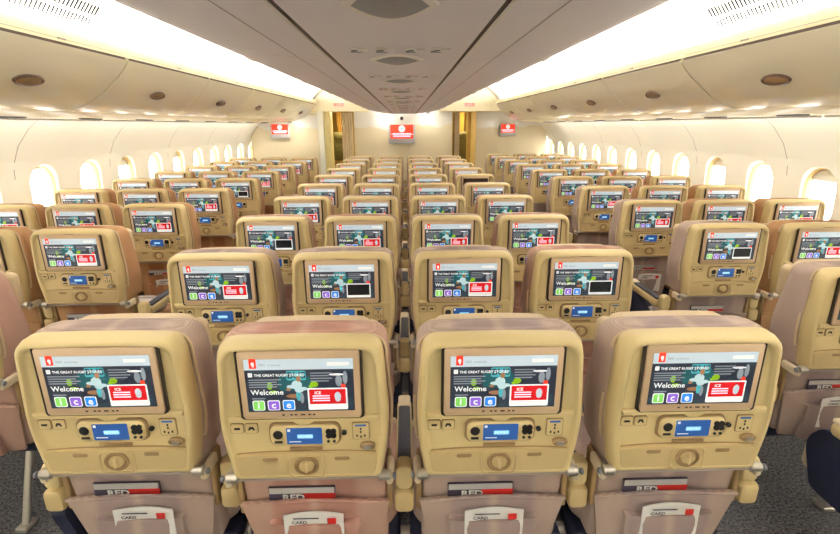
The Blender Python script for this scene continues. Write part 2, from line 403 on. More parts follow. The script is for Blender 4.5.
# ------------------------------------------------------------------ centre bins
CB = [(.240, .226), (.36, .240), (.50, .258), (.62, .280), (.70, .302), (.745, .335), (.765, .39), (.76, .47), (.70, .60), (.62, .72), (.60, .765), (.24, .765)]
def centre_bin(sx, y):
    r = empty('centre_overhead_bin', (CX, y, 0)); h = BINP/2; b = MB()
    prism(b, [(sx*p[0], p[1]) for p in CB], -h+.003, h-.003, 'ceiling_grey')
    b.build('bin_body', r, smooth=50)
    b = MB(); b.add([(sx*.357, -h+.003, CAMZ+.2385), (sx*.362, -h+.003, CAMZ+.239), (sx*.362, h-.003, CAMZ+.239), (sx*.357, h-.003, CAMZ+.2385)], [[0, 1, 2, 3]], 'line'); b.build('door_joint', r, smooth=0)
    lt = MB(); c0 = Vector((sx*.728, 0, CAMZ+.318)); t = Vector((sx*.8, 0, .60)).normalized(); n = Vector((sx*.60, 0, -.8)).normalized()
    def ring(a, bb, o): return [c0+Vector((0, 1, 0))*a*math.cos(2*math.pi*i/20)+t*bb*math.sin(2*math.pi*i/20)+n*o for i in range(20)]
    lt.loft([ring(.075, .022, -.01), ring(.075, .022, .003), ring(.068, .017, .005)], 'latch', True, True); lt.build('latch', r, smooth=60)
    return r
for sx in (-1, 1):
    for i in range(-3, 6):
        r = centre_bin(sx, LY0+BINP*i)
        tag(r, f'pale grey underside of centre overhead bin over {SN[sx]} seats, {ORD[i+3] if i+3 else "rearmost"} from the rear', 'overhead bin', f'centre overhead bins, {SN[sx]} half')
b = MB()
b.box((CX, (Y0+10.15)/2, CAMZ+.24), (.44, 10.15-Y0, .030), 'ceiling_grey', .002)
for sx in (-1, 1):
    b.box((CX+sx*.229, (Y0+10.15)/2, CAMZ+.245), (.014, 10.15-Y0, .03), 'groove')
    b.box((CX+sx*.236, (Y0+10.15)/2, CAMZ+.226), (.005, 10.15-Y0, .006), 'lens_trim')
    # fixed ends of the centre bin line, up to the bulkhead
    prism(b, [(CX+sx*p[0], p[1]) for p in CB], LY0+BINP*5.5+.002, 10.15, 'ceiling_grey')
struct(b.build('trim_3', smooth=40))
def psu_centre(y):
    r = empty('service_panel', (CX, y, CAMZ+.225)); b = MB()
    def lens(a, l, z, n=12):
        pts = []
        for i in range(n+1):
            t = -1+2*i/n; pts.append((a*t, -l*(1-t*t), z))
        for i in range(1, n):
            t = 1-2*i/n; pts.append((a*t, l*(1-t*t), z))
        return pts
    b.loft([lens(.094, .135, 0), lens(.094, .135, -.005), lens(.084, .123, -.006)], 'lens_trim', True, True); b.build('panel_trim', r, smooth=40)
    b = MB(); b.loft([lens(.076, .112, -.006), lens(.070, .104, -.0075)], 'lens', True, True); b.build('lens', r, smooth=30)
    for dx in (-.125, -.046, .046, .125):
        g = MB(); g.cyl((dx, -.25, 0), (dx, -.25, -.006), .017, 'lens_trim', 14, bev=.002); g.cyl((dx, -.25, -.006), (dx, -.25, -.009), .010, 'lens', 12, bev=.001)
        g.box((dx+.02, -.245, -.005), (.045, .014, .008), 'lens_trim', .002)
        g.build('reading_light', r)
        g = MB(); g.box((dx, -.19, -.002), (.032, .016, .004), 'lens', .0005); g.build('slot', r)
    return r
for k in range(11):
    tag(psu_centre(1.02+.812*k), f'grey lens-shaped service panel with four small lamps over {"the " + ORD[k]} middle row', 'ceiling panel', 'centre service panels')
for (sx) in (-1, 1):
    b = MB()
    for row, (ia, ib) in enumerate((((1.757, .522), (1.718, .562)), ((1.704, .576), (1.664, .616)))):
        for i in range(68):
            y = 1.05+i*.028
            pa = Vector((sx*ia[0], y, CAMZ+ia[1])); pb = Vector((sx*ib[0], y-.012, CAMZ+ib[1])); nn = Vector((-sx*.76, 0, -.65)).normalized()*.0035
            q = Vector((0, .0045, 0)); b.loft([[pa-q+nn, pa+q+nn, pa+q-nn, pa-q-nn], [pb-q+nn, pb+q+nn, pb+q-nn, pb-q-nn]], 'grille_dark')
    tag(b.build('air_grille', smooth=0, loc=(SX, 0, 0)), f'double row of grey air slots in the white {SN[sx]} ceiling cove', 'air vent')

# ------------------------------------------------------------------ front bulkheads, doorways, galley
FZ = CAMZ+.235
def panel(name, prof, y, m, th=.05):
    b = MB(); b.loft([[(p[0], y, p[1]) for p in prof], [(p[0], y+th, p[1]) for p in prof]], m); return b.build(name, smooth=30)
struct(panel('wall_front', [(-1.03, 0), (.97, 0), (.97, FZ+.1), (-1.03, FZ+.1)], 10.2, 'dune'))
lp = rpoly([(-1.70, 0), (-1.70, 1.80), (-2.9, 1.80), (-3.02, 1.3), (-3.02, 0)], [0, 0, .32, .2, 0])
struct(panel('wall_front_left', lp, 9.86, 'dune'))
struct(panel('trim_4', [(p[0]*1.0-.012, p[1]+.012) for p in lp], 9.875, 'reveal', .02))
struct(panel('wall_front_right', [(1.43, 0), (3.1, 0), (3.1, 1.9), (1.43, 1.9)], 10.8, 'dune'))
struct(panel('wall_closing_left', [(-3.2, 0), (-1.7, 0), (-1.7, 2.1), (-3.2, 2.1)], 10.86, 'wall_cream'))
# headers above the aisle doorways
struct(panel('trim_5', [(-3.0, CAMZ+.27), (CX-.70, CAMZ+.27), (CX-.70, 2.40), (-3.0, 2.40)], 9.92, 'header', .25))
struct(panel('trim_6', [(CX+.70, CAMZ+.27), (3.0, CAMZ+.27), (3.0, 2.40), (CX+.70, 2.40)], 9.95, 'header', .9))
# door posts
struct(panel('door_1', [(-1.70, 0), (-1.60, 0), (-1.60, 1.87), (-1.70, 1.87)], 9.87, 'wall_cream', .5))
b = MB(); b.box((-1.545, 10.2, .93), (.11, .4, 1.87), 'gold_pale', .005); struct(b.build('trim_7'))
b = MB(); b.box((1.39, 10.45, .93), (.11, .7, 1.87), 'gold', .005); struct(b.build('trim_8'))
# space beyond the doorways
b = MB(); b.add([(-2.4, 12.6, 0), (2.4, 12.6, 0), (2.4, 12.6, 2.2), (-2.4, 12.6, 2.2)], [[0, 1, 2, 3]], 'gold'); 
b.add([(-2.4, 10.3, 2.0), (2.4, 10.3, 2.0), (2.4, 12.6, 2.0), (-2.4, 12.6, 2.0)], [[0, 1, 2, 3]], 'gold_pale')
for x in (-2.4, 2.4): b.add([(x, 10.9, 0), (x, 12.6, 0), (x, 12.6, 2.2), (x, 10.9, 2.2)], [[0, 1, 2, 3]], 'gold_pale')
struct(b.build('wall_forward', smooth=0))
def curtain(x, w, y, m, lab, zt=1.85, zb=.05, taper=0):
    b = MB(); loops = []; n = 40
    for z, sc in ((zt, 1), (1.6, 1-.15*taper), (1.3, 1-.5*taper), (1.15, 1-.62*taper), (1.0, 1-.4*taper), (zb, 1-.1*taper)):
        front = [(x+(-w/2+w*i/n)*sc, y+.022*math.sin(i*math.pi/4), z) for i in range(n+1)]
        back = [(p[0], p[1]+.008, z) for p in front[::-1]]; loops.append(front+back)
    b.loft(loops, m); return tag(b.build('curtain', smooth=60), lab, 'curtain')
mat('curtain_cream', L(226, 206, 168), .85, noise=.04, nscale=20); mat('curtain_gold', L(190, 146, 66), .8, noise=.05, nscale=20)
curtain(-1.16, .22, 10.10, 'curtain_cream', 'cream pleated curtain drawn aside at the left aisle doorway')
curtain(1.06, .10, 10.12, 'curtain_cream', 'narrow pale curtain gathered at the right aisle doorway')
curtain(-1.45, .26, 11.6, 'curtain_gold', 'gold curtain tied in the middle, seen through the left doorway', zt=1.98, taper=1)
curtain(1.28, .2, 11.6, 'curtain_gold', 'gold curtain seen through the right doorway', zt=1.98, taper=.3)
def crew_seat(x, lab):
    r = empty('crew_chair', (x, 11.2, 0))
    b = MB(); b.box((0, 0, 1.15), (.42, .12, .62), 'olive', .04); b.build('backrest', r)
    b = MB(); b.box((0, -.16, .66), (.42, .40, .14), 'olive', .04); b.build('seat', r)
    b = MB(); b.box((0, -.03, .30), (.40, .3, .58), 'gold', .02); b.build('seat_base', r)
    b = MB(); b.box((0, -.065, 1.36), (.30, .03, .12), 'olive', .012); b.build('headrest', r)
    tag(r, lab, 'seat')
crew_seat(-1.40, 'dark olive crew seat beyond the left aisle doorway'); crew_seat(1.30, 'dark olive crew seat beyond the right aisle doorway')
for x, y, nm in ((-1.3, 11.0, 'left'), (1.3, 11.2, 'right')):
    r = empty('galley_ceiling_light', (x, y, 1.985)); b = MB(); b.cyl((0, 0, .01), (0, 0, -.01), .09, 'tube_white', 20, bev=.003); b.build('housing', r)
    l = bpy.data.lights.new('galley', 'AREA'); l.shape = 'DISK'; l.size = .15; l.energy = 22; l.color = (1, .85, .55); lo = bpy.data.objects.new('lamp_light', l); COL.objects.link(lo); lo.parent = r; lo.location = (0, 0, -.02)
    tag(r, f'round ceiling light beyond the {nm} doorway', 'light')
for x, y, z, nm, ang in ((-.40, 9.93, CAMZ+.225, 'left of the centre monitor', 0), (.46, 9.93, CAMZ+.225, 'right of the centre monitor', 0)):
    r = empty('bulkhead_downlight', (x, y, z)); b = MB(); b.cyl((0, 0, .02), (0, 0, -.008), .035, 'tube_white', 20, bev=.003); b.build('housing', r)
    l = bpy.data.lights.new('downlight', 'AREA'); l.shape = 'DISK'; l.size = .06; l.energy = 2.2; l.color = (1, .95, .86); lo = bpy.data.objects.new('lamp_light', l); COL.objects.link(lo); lo.parent = r; lo.location = (0, 0, -.014); lo.rotation_euler = (R(40), 0, 0)
    tag(r, f'small round downlight washing the front bulkhead, {nm}', 'light')
for x, y, nm in ((-2.15, 9.45, 'left'), (2.1, 9.45, 'right')):
    r = empty('bulkhead_spotlight', (x, y, CAMZ+.055)); b = MB(); b.cyl((0, 0, .02), (0, 0, -.010), .035, 'tube_white', 20, bev=.003); b.build('housing', r)
    l = bpy.data.lights.new('downlight', 'AREA'); l.shape = 'DISK'; l.size = .06; l.energy = 4; l.color = (1, .95, .86); lo = bpy.data.objects.new('lamp_light', l); COL.objects.link(lo); lo.parent = r; lo.location = (0, 0, -.014); lo.rotation_euler = (R(45), 0, 0)
    tag(r, f'small round spotlight under the last {nm} bin beside the bulkhead', 'light')
def monitor(x, y, z, w, lab, tilt=0):
    r = empty('bulkhead_monitor', (x, y, z)); h = w*.70; r.rotation_euler = (R(-tilt), 0, 0)
    b = MB(); b.box((0, 0, -.01), (w, .05, h), 'mon_grey', .012); b.build('housing', r)
    k = MB(); k.box((0, .045, 0), (w*.4, .05, h*.4), 'mon_grey', .004); k.build('bracket', r)
    d = MB(); iw, ih = w*.86, h*.72; cz = .045*w/.56
    d.plate(rrect(iw, ih, .004, 0, cz), -.0262, 'm_red'); d.disc(0, cz+ih*.20, iw*.145, iw*.145, -.0270, 'd_white', 24); d.disc(0, cz+ih*.22, iw*.05, iw*.04, -.0275, 'h_light', 12)
    d.plate(rrect(iw*.94, ih*.05, .001, 0, cz-ih*.19), -.0268, 'm_pink')
    for zz, ww in ((-.17, .80), (-.33, .78)): d.plate(rrect(iw*ww, ih*.11, ih*.04, 0, cz+ih*zz), -.0272, 'm_pink')
    d.build('display', r, smooth=0); tag(r, lab, 'monitor'); return r
monitor(CX-.05, 10.14, 1.435, .54, 'grey wall monitor with red picture, on the centre bulkhead')
monitor(-2.43, 9.80, 1.50, .37, 'small grey monitor with red picture hung on the left bulkhead', 6)
monitor(2.22, 10.73, 1.50, .35, 'small grey monitor with red picture hung on the right bulkhead', 6)
b = MB(); b.cyl((0, .03, 0), (0, -.02, 0), .035, 'dome', 16, bev=.01); o = b.build('camera_dome', smooth=60, loc=(CX-.05, 10.19, 1.735)); tag(o, 'small dark round camera dome above the centre monitor', 'camera')
for x, y, nm in ((-1.28, 9.90, 'left'), (1.28, 9.93, 'right')):
    r = empty('exit_sign', (x, y, 1.99)); b = MB(); b.box((0, 0, 0), (.22, .03, .08), 'label_white', .006); b.build('housing', r)
    b = MB(); b.plate(rrect(.19, .055, .006), -.0162, 'exit_red'); b.text('EXIT', .05, 0, -.018, -.0168, 'label_white', 'CENTER'); b.build('sign_face', r, smooth=0)
    tag(r, f'faint red exit sign on the header above the {nm} doorway', 'sign')

# ------------------------------------------------------------------ the seats
OUT = rpoly([(-.198, 1.093), (0, 1.098), (.198, 1.093), (.2115, .885), (.2085, .82), (.191, .705), (-.191, .705), (-.2085, .82), (-.2115, .885)], [.042, .15, .042, .05, .04, .014, .014, .04, .05])
def ins(l, d, y, cz=.90):
    return [(p[0]*(1-d/.215), y, cz+(p[1]-cz)*(1-d/.2)) for p in l]
def display_mesh(kind):
    d = MB(); w, h = .263, .144; cz = .9850; y = -.0172; e = .0004
    def px(u, v): return (-w/2+w*u, cz+h/2-h*v)
    def rc(u0, v0, u1, v1, m, k, r=.0015):
        x0, z0 = px(u0, v0); x1, z1 = px(u1, v1); d.plate(rrect(x1-x0, z0-z1, r, (x0+x1)/2, (z0+z1)/2, 2), y-e*k, m)
    def tx(s, size, u, v, m, k, al='LEFT', sx=1.0, bold=0): x, z = px(u, v); d.text(s, size, x, z, y-e*k, m, al, sx, bold)
    def el(u, v, a, b, m, k): x, z = px(u, v); d.disc(x, z, a, b, y-e*k, m, 14)
    if kind == 'off':
        rc(0, 0, 1, 1, 's_off', 0); return d
    rc(0, 0, 1, 1, 'd_back', 0, .001)
    rc(0, 0, 1, .20, 'd_bar', 1, .001)
    rc(.05, -.01, .115, .17, 'd_red', 2); el(.083, .085, .004, .005, 'd_white', 3); el(.086, .12, .0025, .004, 'd_white', 3)
    tx('RED  economy', .0085, .14, .125, 'd_grey', 2); rc(.76, .07, .96, .13, 'd_white', 2)
    # picture: pitch lights, player in pale kit, advertising board
    rc(.38, .22, .56, .40, 'd_teal', 1.2, .004); tx('BUS', .024, .385, .36, 'd_back', 1.6, sx=1.1, bold=.0006)
    rc(.30, .30, .60, .60, 'd_teal2', 1.0, .012); el(.22, .50, .007, .010, 'd_lime', 1.2); el(.25, .62, .010, .005, 'd_lime', 1.3); el(.63, .48, .010, .008, 'd_lime', 1.2); el(.60, .52, .006, .004, 'd_lime', 1.3); el(.44, .70, .02, .006, 'd_skin', 1.1)
    el(.47, .49, .013, .013, 'd_figure', 2); el(.42, .52, .012, .005, 'd_figure', 2.1); el(.39, .57, .006, .004, 'd_skin', 2.2); el(.53, .56, .010, .005, 'd_figure', 2.1); el(.49, .58, .011, .008, 'd_figure', 2.05); el(.49, .37, .006, .008, 'd_skin', 2.3); el(.48, .68, .006, .017, 'd_teal', 2); el(.51, .74, .005, .015, 'd_grey', 2)
    el(.86, .42, .008, .016, 'd_grey', 1.4); el(.92, .36, .006, .018, 'd_grey', 1.4); el(.84, .30, .018, .003, 'd_white', 1.6); el(.90, .52, .006, .006, 'd_red', 1.5)
    rc(.03, .25, .07, .33, 'd_white', 2); tx('THE GREAT RUGBY STORIES', .0095, .085, .32, 'd_white', 2, bold=.0002)
    for i, v in enumerate((.385, .43, .475, .52)): rc(.03, v-.012, .33-.04*(i % 2), v+.008, 'd_grey', 2, .0005)
    for i, v in enumerate((.27, .32, .37, .42)): rc(.60, v-.012, .80-.03*(i % 2), v+.008, 'd_grey', 2, .0005)
    tx('Welcome', .0200, .04, .665, 'd_white', 3, bold=.0003); rc(.045, .725, .17, .75, 'd_grey', 3, .0005)
    for k, (u, m, ch) in enumerate(((.045, 'd_green', 'i'), (.185, 'd_purple', 'c'), (.325, 'd_blue', 'e'))):
        rc(u, .775, u+.115, .995-.025, 'd_white', 2, .004); rc(u+.008, .79, u+.107, .955, m, 3, .003); tx(ch, .026, u+.057, .925, 'd_white', 4, 'CENTER', bold=.0006)
    if kind != 'plain':
        rc(.565, .55, .935, .97, 'd_white', 3, .003)
        if kind == 'red':
            rc(.58, .575, .92, .86, 'd_cardred', 4, .001); el(.845, .71, .008, .012, 'd_bar', 5); el(.845, .76, .007, .008, 'd_bar', 5); tx('ICE', .011, .66, .665, 'd_white', 5, bold=.0003, al='CENTER')
            for v in (.70, .745, .79): rc(.61, v-.012, .77, v+.012, 'm_pink', 5, .0005)
        else:
            rc(.58, .58, .92, .90, 'd_dark', 4, .001)
    return d
DISP = {}
def get_disp(kind):
    if kind not in DISP:
        o = display_mesh(kind).build('display', smooth=0); DISP[kind] = o.data; bpy.data.objects.remove(o)
    return DISP[kind]

def make_seat(fab, full, name='airline_seat'):
    r = empty(name)
    # ---- plastic back shell
    b = MB()
    b.loft([ins(OUT, .004, .050), ins(OUT, -.002, .040), ins(OUT, -.002, .012), ins(OUT, .001, .000), ins(OUT, .004, -.010), ins(OUT, .010, -.0155), ins(OUT, .016, -.0155), ins(OUT, .021, -.009), ins(OUT, .024, -.004), ins(OUT, .030, -.003)], 'shell')
    b.build('back_shell', r, smooth=50)
    # upper ledge with the v notch, just under the screen
    u = MB(); led = [(-.190, .894), (.190, .894), (.188, .880), (.028, .880), (.012, .870), (-.012, .870), (-.028, .880), (-.188, .880)]
    u.loft([[(p[0], -.002, p[1]) for p in led], [(p[0]*.995, -.011, p[1]) for p in led], [(p[0]*.985, -.014, .884+(p[1]-.884)*.7) for p in led]], 'shell'); u.build('monitor_ledge', r, smooth=30)
    # ---- monitor
    g = MB(); g.loft([[(p[0], yy, p[1]) for p in rrect(w, h, .010, 0, .985)] for w, h, yy in ((.307, .197, -.003), (.307, .197, -.0125), (.301, .191, -.0150), (.293, .184, -.010))], 'gap'); g.build('screen_surround', r, smooth=40)
    z = MB(); z.loft([[(p[0], yy, p[1]) for p in rrect(w, h, .008, 0, .985)] for w, h, yy in ((.294, .184, -.008), (.294, .184, -.0145), (.290, .180, -.0168))], 'bezel')
    zz = z.build('screen_bezel', r, smooth=40)
    dd = bpy.data.objects.new('display', get_disp('red')); COL.objects.link(dd); dd.parent = zz
    if full:
        k = MB()
        for x in (-.047, -.027, -.016, -.001, .004, .018, .029): k.box((x, -.0165, .9030), (.006, .002, .0035), 'gap')
        k.build('buttons', zz)
    # ---- console with the wired handset
    c = MB(); c.loft([[(p[0], yy, p[1]) for p in rrect(w, h, .018, 0, .840)] for w, h, yy in ((.182, .067, -.003), (.180, .065, -.0075), (.172, .058, -.0085))], 'shell_dark')
    c.loft([[(p[0], yy, p[1]) for p in rrect(w, h, .017, 0, .840)] for w, h, yy in ((.172, .057, -.006), (.172, .057, -.012), (.165, .051, -.0155))], 'shell')
    hs = c.build('handset', r, smooth=40)
    c = MB(); c.plate(rrect(.090, .048, .003, 0, .840), -.0160, 'h_blue'); c.plate(rrect(.040, .012, .003, .002, .839), -.0163, 'h_light'); c.text('MOVIES', .010, .002, .8355, -.0166, 'd_white', 'CENTER')
    c.plate(rrect(.007, .007, .001, -.038, .857), -.0164, 'd_white'); c.plate(rrect(.03, .003, .001, -.024, .824), -.0164, 'd_bar'); c.build('handset_display', hs, smooth=0)
    c = MB()
    c.cyl((-.066, -.0145, .845), (-.066, -.0195, .845), .0125, 'black', 18, bev=.002); c.box((-.066, -.0165, .8235), (.020, .003, .006), 'black', .001)
    c.build('handset_keys', hs, smooth=40); c = MB()
    for a in range(4): c.cyl((.068+.0085*math.cos(R(45+90*a)), -.0145, .847+.0085*math.sin(R(45+90*a))), (.068+.0085*math.cos(R(45+90*a)), -.0195, .847+.0085*math.sin(R(45+90*a))), .0075, 'black', 12)
    for x in (.060, .075): c.cyl((x, -.0145, .8235), (x, -.018, .8235), .0038, 'black', 10)
    c.build('handset_keys', hs, smooth=40)
    if full:
        s = MB(); s.loft([[(p[0], yy, p[1]) for p in rrect(w, w*1.15, .004, .142, .845)] for w, yy in ((.044, -.003), (.0435, -.0062))], 'shell_dark')
        s.loft([[(p[0], yy, p[1]) for p in rrect(w, w*1.15, .004, .142, .845)] for w, yy in ((.041, -.003), (.040, -.0075))], 'shell')
        s.plate(rrect(.028, .006, .001, .142, .862), -.0077, 'label_blue')
        for x, zc in ((.142, .852), (.142, .843), (.132, .832), (.142, .829), (.152, .832)): s.box((x, -.0078, zc), (.004, .001, .006), 'black')
        s.build('power_socket', r)
        s = MB()
        for x, t in ((-.170, 0), (-.134, 1)):
            s.loft([[(p[0], yy, p[1]) for p in rrect(w, w*.86, .005, x, .858)] for w, yy in ((.034, -.002), (.0335, -.0055))], 'shell_dark')
            s.loft([[(p[0], yy, p[1]) for p in rrect(w, w*.86, .005, x, .858)] for w, yy in ((.031, -.002), (.030, -.0065), (.026, -.0060))], 'shell')
            if t == 0: s.box((x, -.0068, .858), (.014, .002, .005), 'black')
            else: s.plate([(x-.009, .853), (x-.004, .853), (x-.002, .857), (x+.002, .857), (x+.004, .853), (x+.009, .853), (x+.005, .863), (x-.005, .863)], -.0068, 'black')
        s.build('call_buttons', r)
        s = MB(); s.cyl((.100, -.003, .842), (.100, -.011, .842), .0065, 'black', 12, bev=.001); s.build('headphone_jack', r)
        s = MB(); ring = lambda rx, rz, y: [(.158+rx*math.cos(2*math.pi*i/18), y, .803+rz*math.sin(2*math.pi*i/18)) for i in range(18)]
        s.loft([ring(.020, .011, -.003), ring(.020, .011, -.012), ring(.016, .008, -.014)], 'shell_dark'); s.loft([ring(.011, .0055, -.013), ring(.010, .005, -.019)], 'metal'); s.build('coat_hook', r, smooth=40)
    s = MB(); s.box((.0, -.0045, .795), (.084, .005, .009), 'shell_dark', .001); s.build('vent_slot', r)
    # ---- folded tray table
    t = MB(); tr = rpoly([(-.198, .786), (.06, .786), (.110, .772), (.203, .793), (.185, .712), (-.182, .712)], [.008, .03, .03, .008, .012, .012])
    tr = rpoly([(-.186, .781), (-.10, .787), (.10, .787), (.186, .781), (.176, .716), (-.176, .716)], [.010, .03, .03, .010, .012, .012])
    t.loft([[(p[0]*1.008, yy, .75+(p[1]-.75)*1.04) for p in tr] for yy in (-.002, -.0068)], 'shell_dark')
    t.loft([[(p[0], yy, p[1]) for p in l] for l, yy in ((tr, -.002), (tr, -.011), ([(p[0]*.985, .75+(p[1]-.75)*.95) for p in tr], -.0145))], 'shell_low')
    tt = t.build('tray_table', r, smooth=35)
    if full:
        for x in (-.092, .092):
          s = MB(); s.loft([[(p[0], yy, p[1]) for p in rrect(w, .011*w/.040, .005, x, .770)] for w, yy in ((.042, -.0135), (.036, -.0155))], 'shell_dark'); s.build('finger_recess', tt)
    s = MB(); s.loft([[(p[0], yy, p[1]) for p in rrect(w, h, .016, 0, .748)] for w, h, yy in ((.096, .070, -.013), (.093, .067, -.0172), (.086, .060, -.0172), (.083, .057, -.0146))], 'shell_low')
    rg = lambda q, y: [(q*math.cos(2*math.pi*i/24), y, .751+q*.86*math.sin(2*math.pi*i/24)) for i in range(24)]
    s.loft([rg(.032, -.014), rg(.032, -.019), rg(.028, -.020), rg(.025, -.0155)], 'shell_dark'); s.loft([rg(.020, -.015), rg(.018, -.022)], 'shell_low')
    s.box((0, -.022, .751), (.008, .012, .030), 'shell', .003); s.box((0, -.0155, .7175), (.062, .003, .002), 'gap'); s.build('tray_latch', tt, smooth=40)
    s = MB(); s.box((0, .004, .7015), (.375, .022, .008), 'latch_grey', .003); s.build('tray_bar', r)
    for sx in (-1, 1):
        s = MB(); s.cyl((sx*.184, -.002, .706), (sx*.216, -.002, .706), .014, 'metal', 16, bev=.003); s.box((sx*.212, .035, .692), (.020, .085, .034), 'cream_tip', .008); s.cyl((sx*.222, -.004, .705), (sx*.230, -.004, .705), .009, 'lens', 12, bev=.002); s.build('tray_hinge', r)
    # ---- cushions
    FO = [(p[0]*1.03, p[1]+(-.006 if p[1] > 1 else 0)) for p in OUT]
    def lay(l, sc, y, lean=0, dz=0): return [(p[0]*sc, y+lean*(1.1-p[1]), .90+(p[1]-.90)*(sc if p[1] > .9 else 1)+dz) for p in l]
    c = MB(); c.loft([lay(FO, .97, .040), lay(FO, 1.01, .048, .0), lay(FO, 1.03, .075, .05), lay(FO, 1.025, .110, .10), lay(FO, 1.0, .138, .14), lay(FO, .93, .150, .16)], fab)
    c.build('backrest', r, smooth=60)
    p = MB(); p.tube([Vector((q[0]*1.012, .0440, .90+(q[1]-.90)*1.012)) for q in FO if q[1] > .72], .004, 'leather', 6); p.build('backrest_piping', r)
    hp = rpoly([(-.165, 1.081), (0, 1.086), (.165, 1.081), (.178, .95), (-.178, .95)], [.035, .1, .035, .03, .03])
    c = MB(); c.loft([[(q[0]*s, y-.35*max(0, abs(q[0])-.10)*0, 1.03+(q[1]-1.03)*s) for q in hp] for s, y in ((.93, .120), (.985, .130), (1.0, .150), (1.0, .178), (.975, .195), (.90, .204))], 'leather')
    for sx in (-1, 1): c.box((sx*.160, .205, .99), (.05, .055, .14), 'leather', .018)
    c.build('headrest', r, smooth=60)
    c = MB(); lo = rrect(.40, .36, .04, 0, .555)
    c.loft([[(q[0]*s, y+.12*(.70-q[1]), .555+(q[1]-.555)*s) for q in lo] for s, y in ((.95, .048), (1.0, .058), (1.0, .13), (.95, .15))], fab); c.build('lower_back', r, smooth=60)
    c = MB()
    for sx in (-1, 1):
        c = MB(); c.box((sx*.208, .085, .62), (.016, .06, .17), 'shell_dark', .006); c.build('back_frame', r)
    # literature pockets
    c = MB(); NP = 12
    def pocket(w0, w1, z0, z1, yb, bulge, rise, th=.012):
        loops = []
        for a in range(7):
            t = a/6; z = z0+(z1-z0)*t; wv = w0+(w1-w0)*t
            fr = [(-wv/2+wv*i/NP, yb-bulge*math.sin(math.pi*min(1, .15+t*.75))*(math.sin(math.pi*i/NP)**.6)*.9-.002+.12*(.6-z), z+rise*t*math.sin(math.pi*i/NP)) for i in range(NP+1)]
            bk = [(q[0]*.99, q[1]+th, q[2]) for q in fr[::-1]]; loops.append(fr+bk)
        return loops
    c.loft(pocket(.34, .415, .37, .578, .045, .035, .018), fab)
    pk = c.build('literature_pocket', r, smooth=60)
    c = MB(); c.tube([(-.205+.41*i/NP, .040-.012*(math.sin(math.pi*i/NP)**.6)+.12*.02, .578+.020*math.sin(math.pi*i/NP)) for i in range(NP+1)], .0055, fab, 6); c.build('pocket_hem', pk, smooth=60)
    if full:
        c = MB(); c.loft(pocket(.22, .25, .37, .536, .010, .020, -.004, .026), fab); c.build('card_pocket', pk, smooth=60)
    # seat pan
    c = MB(); c.box((0, .36, .44), (.455, .46, .11), fab, .04); c.build('seat_cushion', r, smooth=60)
    c = MB(); c.box((0, .585, .425), (.45, .05, .12), 'leather', .022); c.build('cushion_front', r, smooth=60)
    c = MB(); c.box((0, .33, .355), (.47, .44, .06), 'navy', .015); c.tube([(-.25, .18, .33), (.25, .18, .33)], .022, 'metal', 12); c.tube([(-.25, .46, .33), (.25, .46, .33)], .022, 'metal', 12); c.build('seat_frame', r)
    for ys, ye in ((.46, .50), (.18, .06)):
        c = MB(); c.tube([(.10, ys, .33), (.10, (ys+ye)/2, .18), (.10, ye, .02)], .016, 'metal', 10); c.box((.10, ye, .012), (.05, .07, .022), 'metal', .006); c.build('leg', r)
    def arm(x, end):
        a = MB(); a.box((x, .30, .615), (.050, .36, .05), 'shell', .014)
        a.box((x, .085, .640), (.052, .055, .085), 'shell', .016); a.box((x, .078, .565), (.056, .06, .07), 'shell_low', .012)
        ao = a.build('armrest', r); ao['arm'] = end
        q = MB(); q.box((x, .275, .643), (.040, .28, .016), 'pad', .006); q.build('arm_pad', ao)
        q = MB(); q.box((x, .445, .644), (.044, .07, .020), 'cream_tip', .007); q.build('arm_tip', ao)
        if end:
            q = MB(); pr = rpoly([(.05, .53), (.50, .60), (.56, .52), (.50, .36), (.10, .36)], [.03, .03, .05, .04, .03])
            q.loft([[(x+dx, p[0], p[1]) for p in pr] for dx in (-.020, .020)], 'navy'); q.build('end_panel', ao)
    arm(.25, 0); arm(-.25, 1)
    return r
PROTO = {}
for fab in ('fab_pink', 'fab_mauve', 'fab_tan'):
    for full in (True, False):
        p = make_seat(fab, full); PROTO[(fab, full)] = p; index_kids(p)
def place(fab, full, x, y, left_arm, lab, grp, disp, end_right=False, rx=0, rz=0):
    src = PROTO[(fab, full)]
    r = src.copy(); COL.objects.link(r); r.location = (x, y, 0); r.rotation_euler = (0, 0, R(rz))
    for ch in KIDS[src.name]:
        if ch.get('arm') == 1 and not left_arm: continue
        c = clone(ch, r)
        if ch.name.startswith('screen_bezel'):
            for g in c.children:
                if g.name.startswith('display'): g.data = get_disp(disp)
    tag(r, lab, 'seat', grp); return r
D0, PI_, ST = 1.070, .812, .642
POS = ['leftmost of its four seats', 'second of its four seats from the left', 'third of its four seats from the left', 'rightmost of its four seats']
fabs = ['fab_mauve', 'fab_pink', 'fab_mauve', 'fab_mauve']
darkcard = {(1, 1), (1, 3), (2, 0), (4, 2), (6, 1)}
NEARFAB = {0: ['fab_mauve', 'fab_pink', 'fab_mauve', 'fab_mauve']}
JIT = {(0, 0): (-.002, .033)}
for n in range(10):
    for i in range(4):
        fb = NEARFAB.get(n, [random.choice(['fab_pink', 'fab_mauve']) for _ in range(4)])[i]
        dk = 'off' if (n, i) == (5, 3) else ('dark' if (n, i) in darkcard else 'red')
        ex = ', its screen switched off' if dk == 'off' else ''
        dx, dy = JIT.get((n, i), (0, 0))
        place(fb, n < 4, (-.75, -.25, .25, .75)[i]+dx, D0+PI_*n+dy, i == 0, f'beige seat in {ORD[n]} middle row, {POS[i]}'+ex, 'middle block seats', dk)
SP = {-1: ['aisle seat', 'centre seat', 'window seat']}
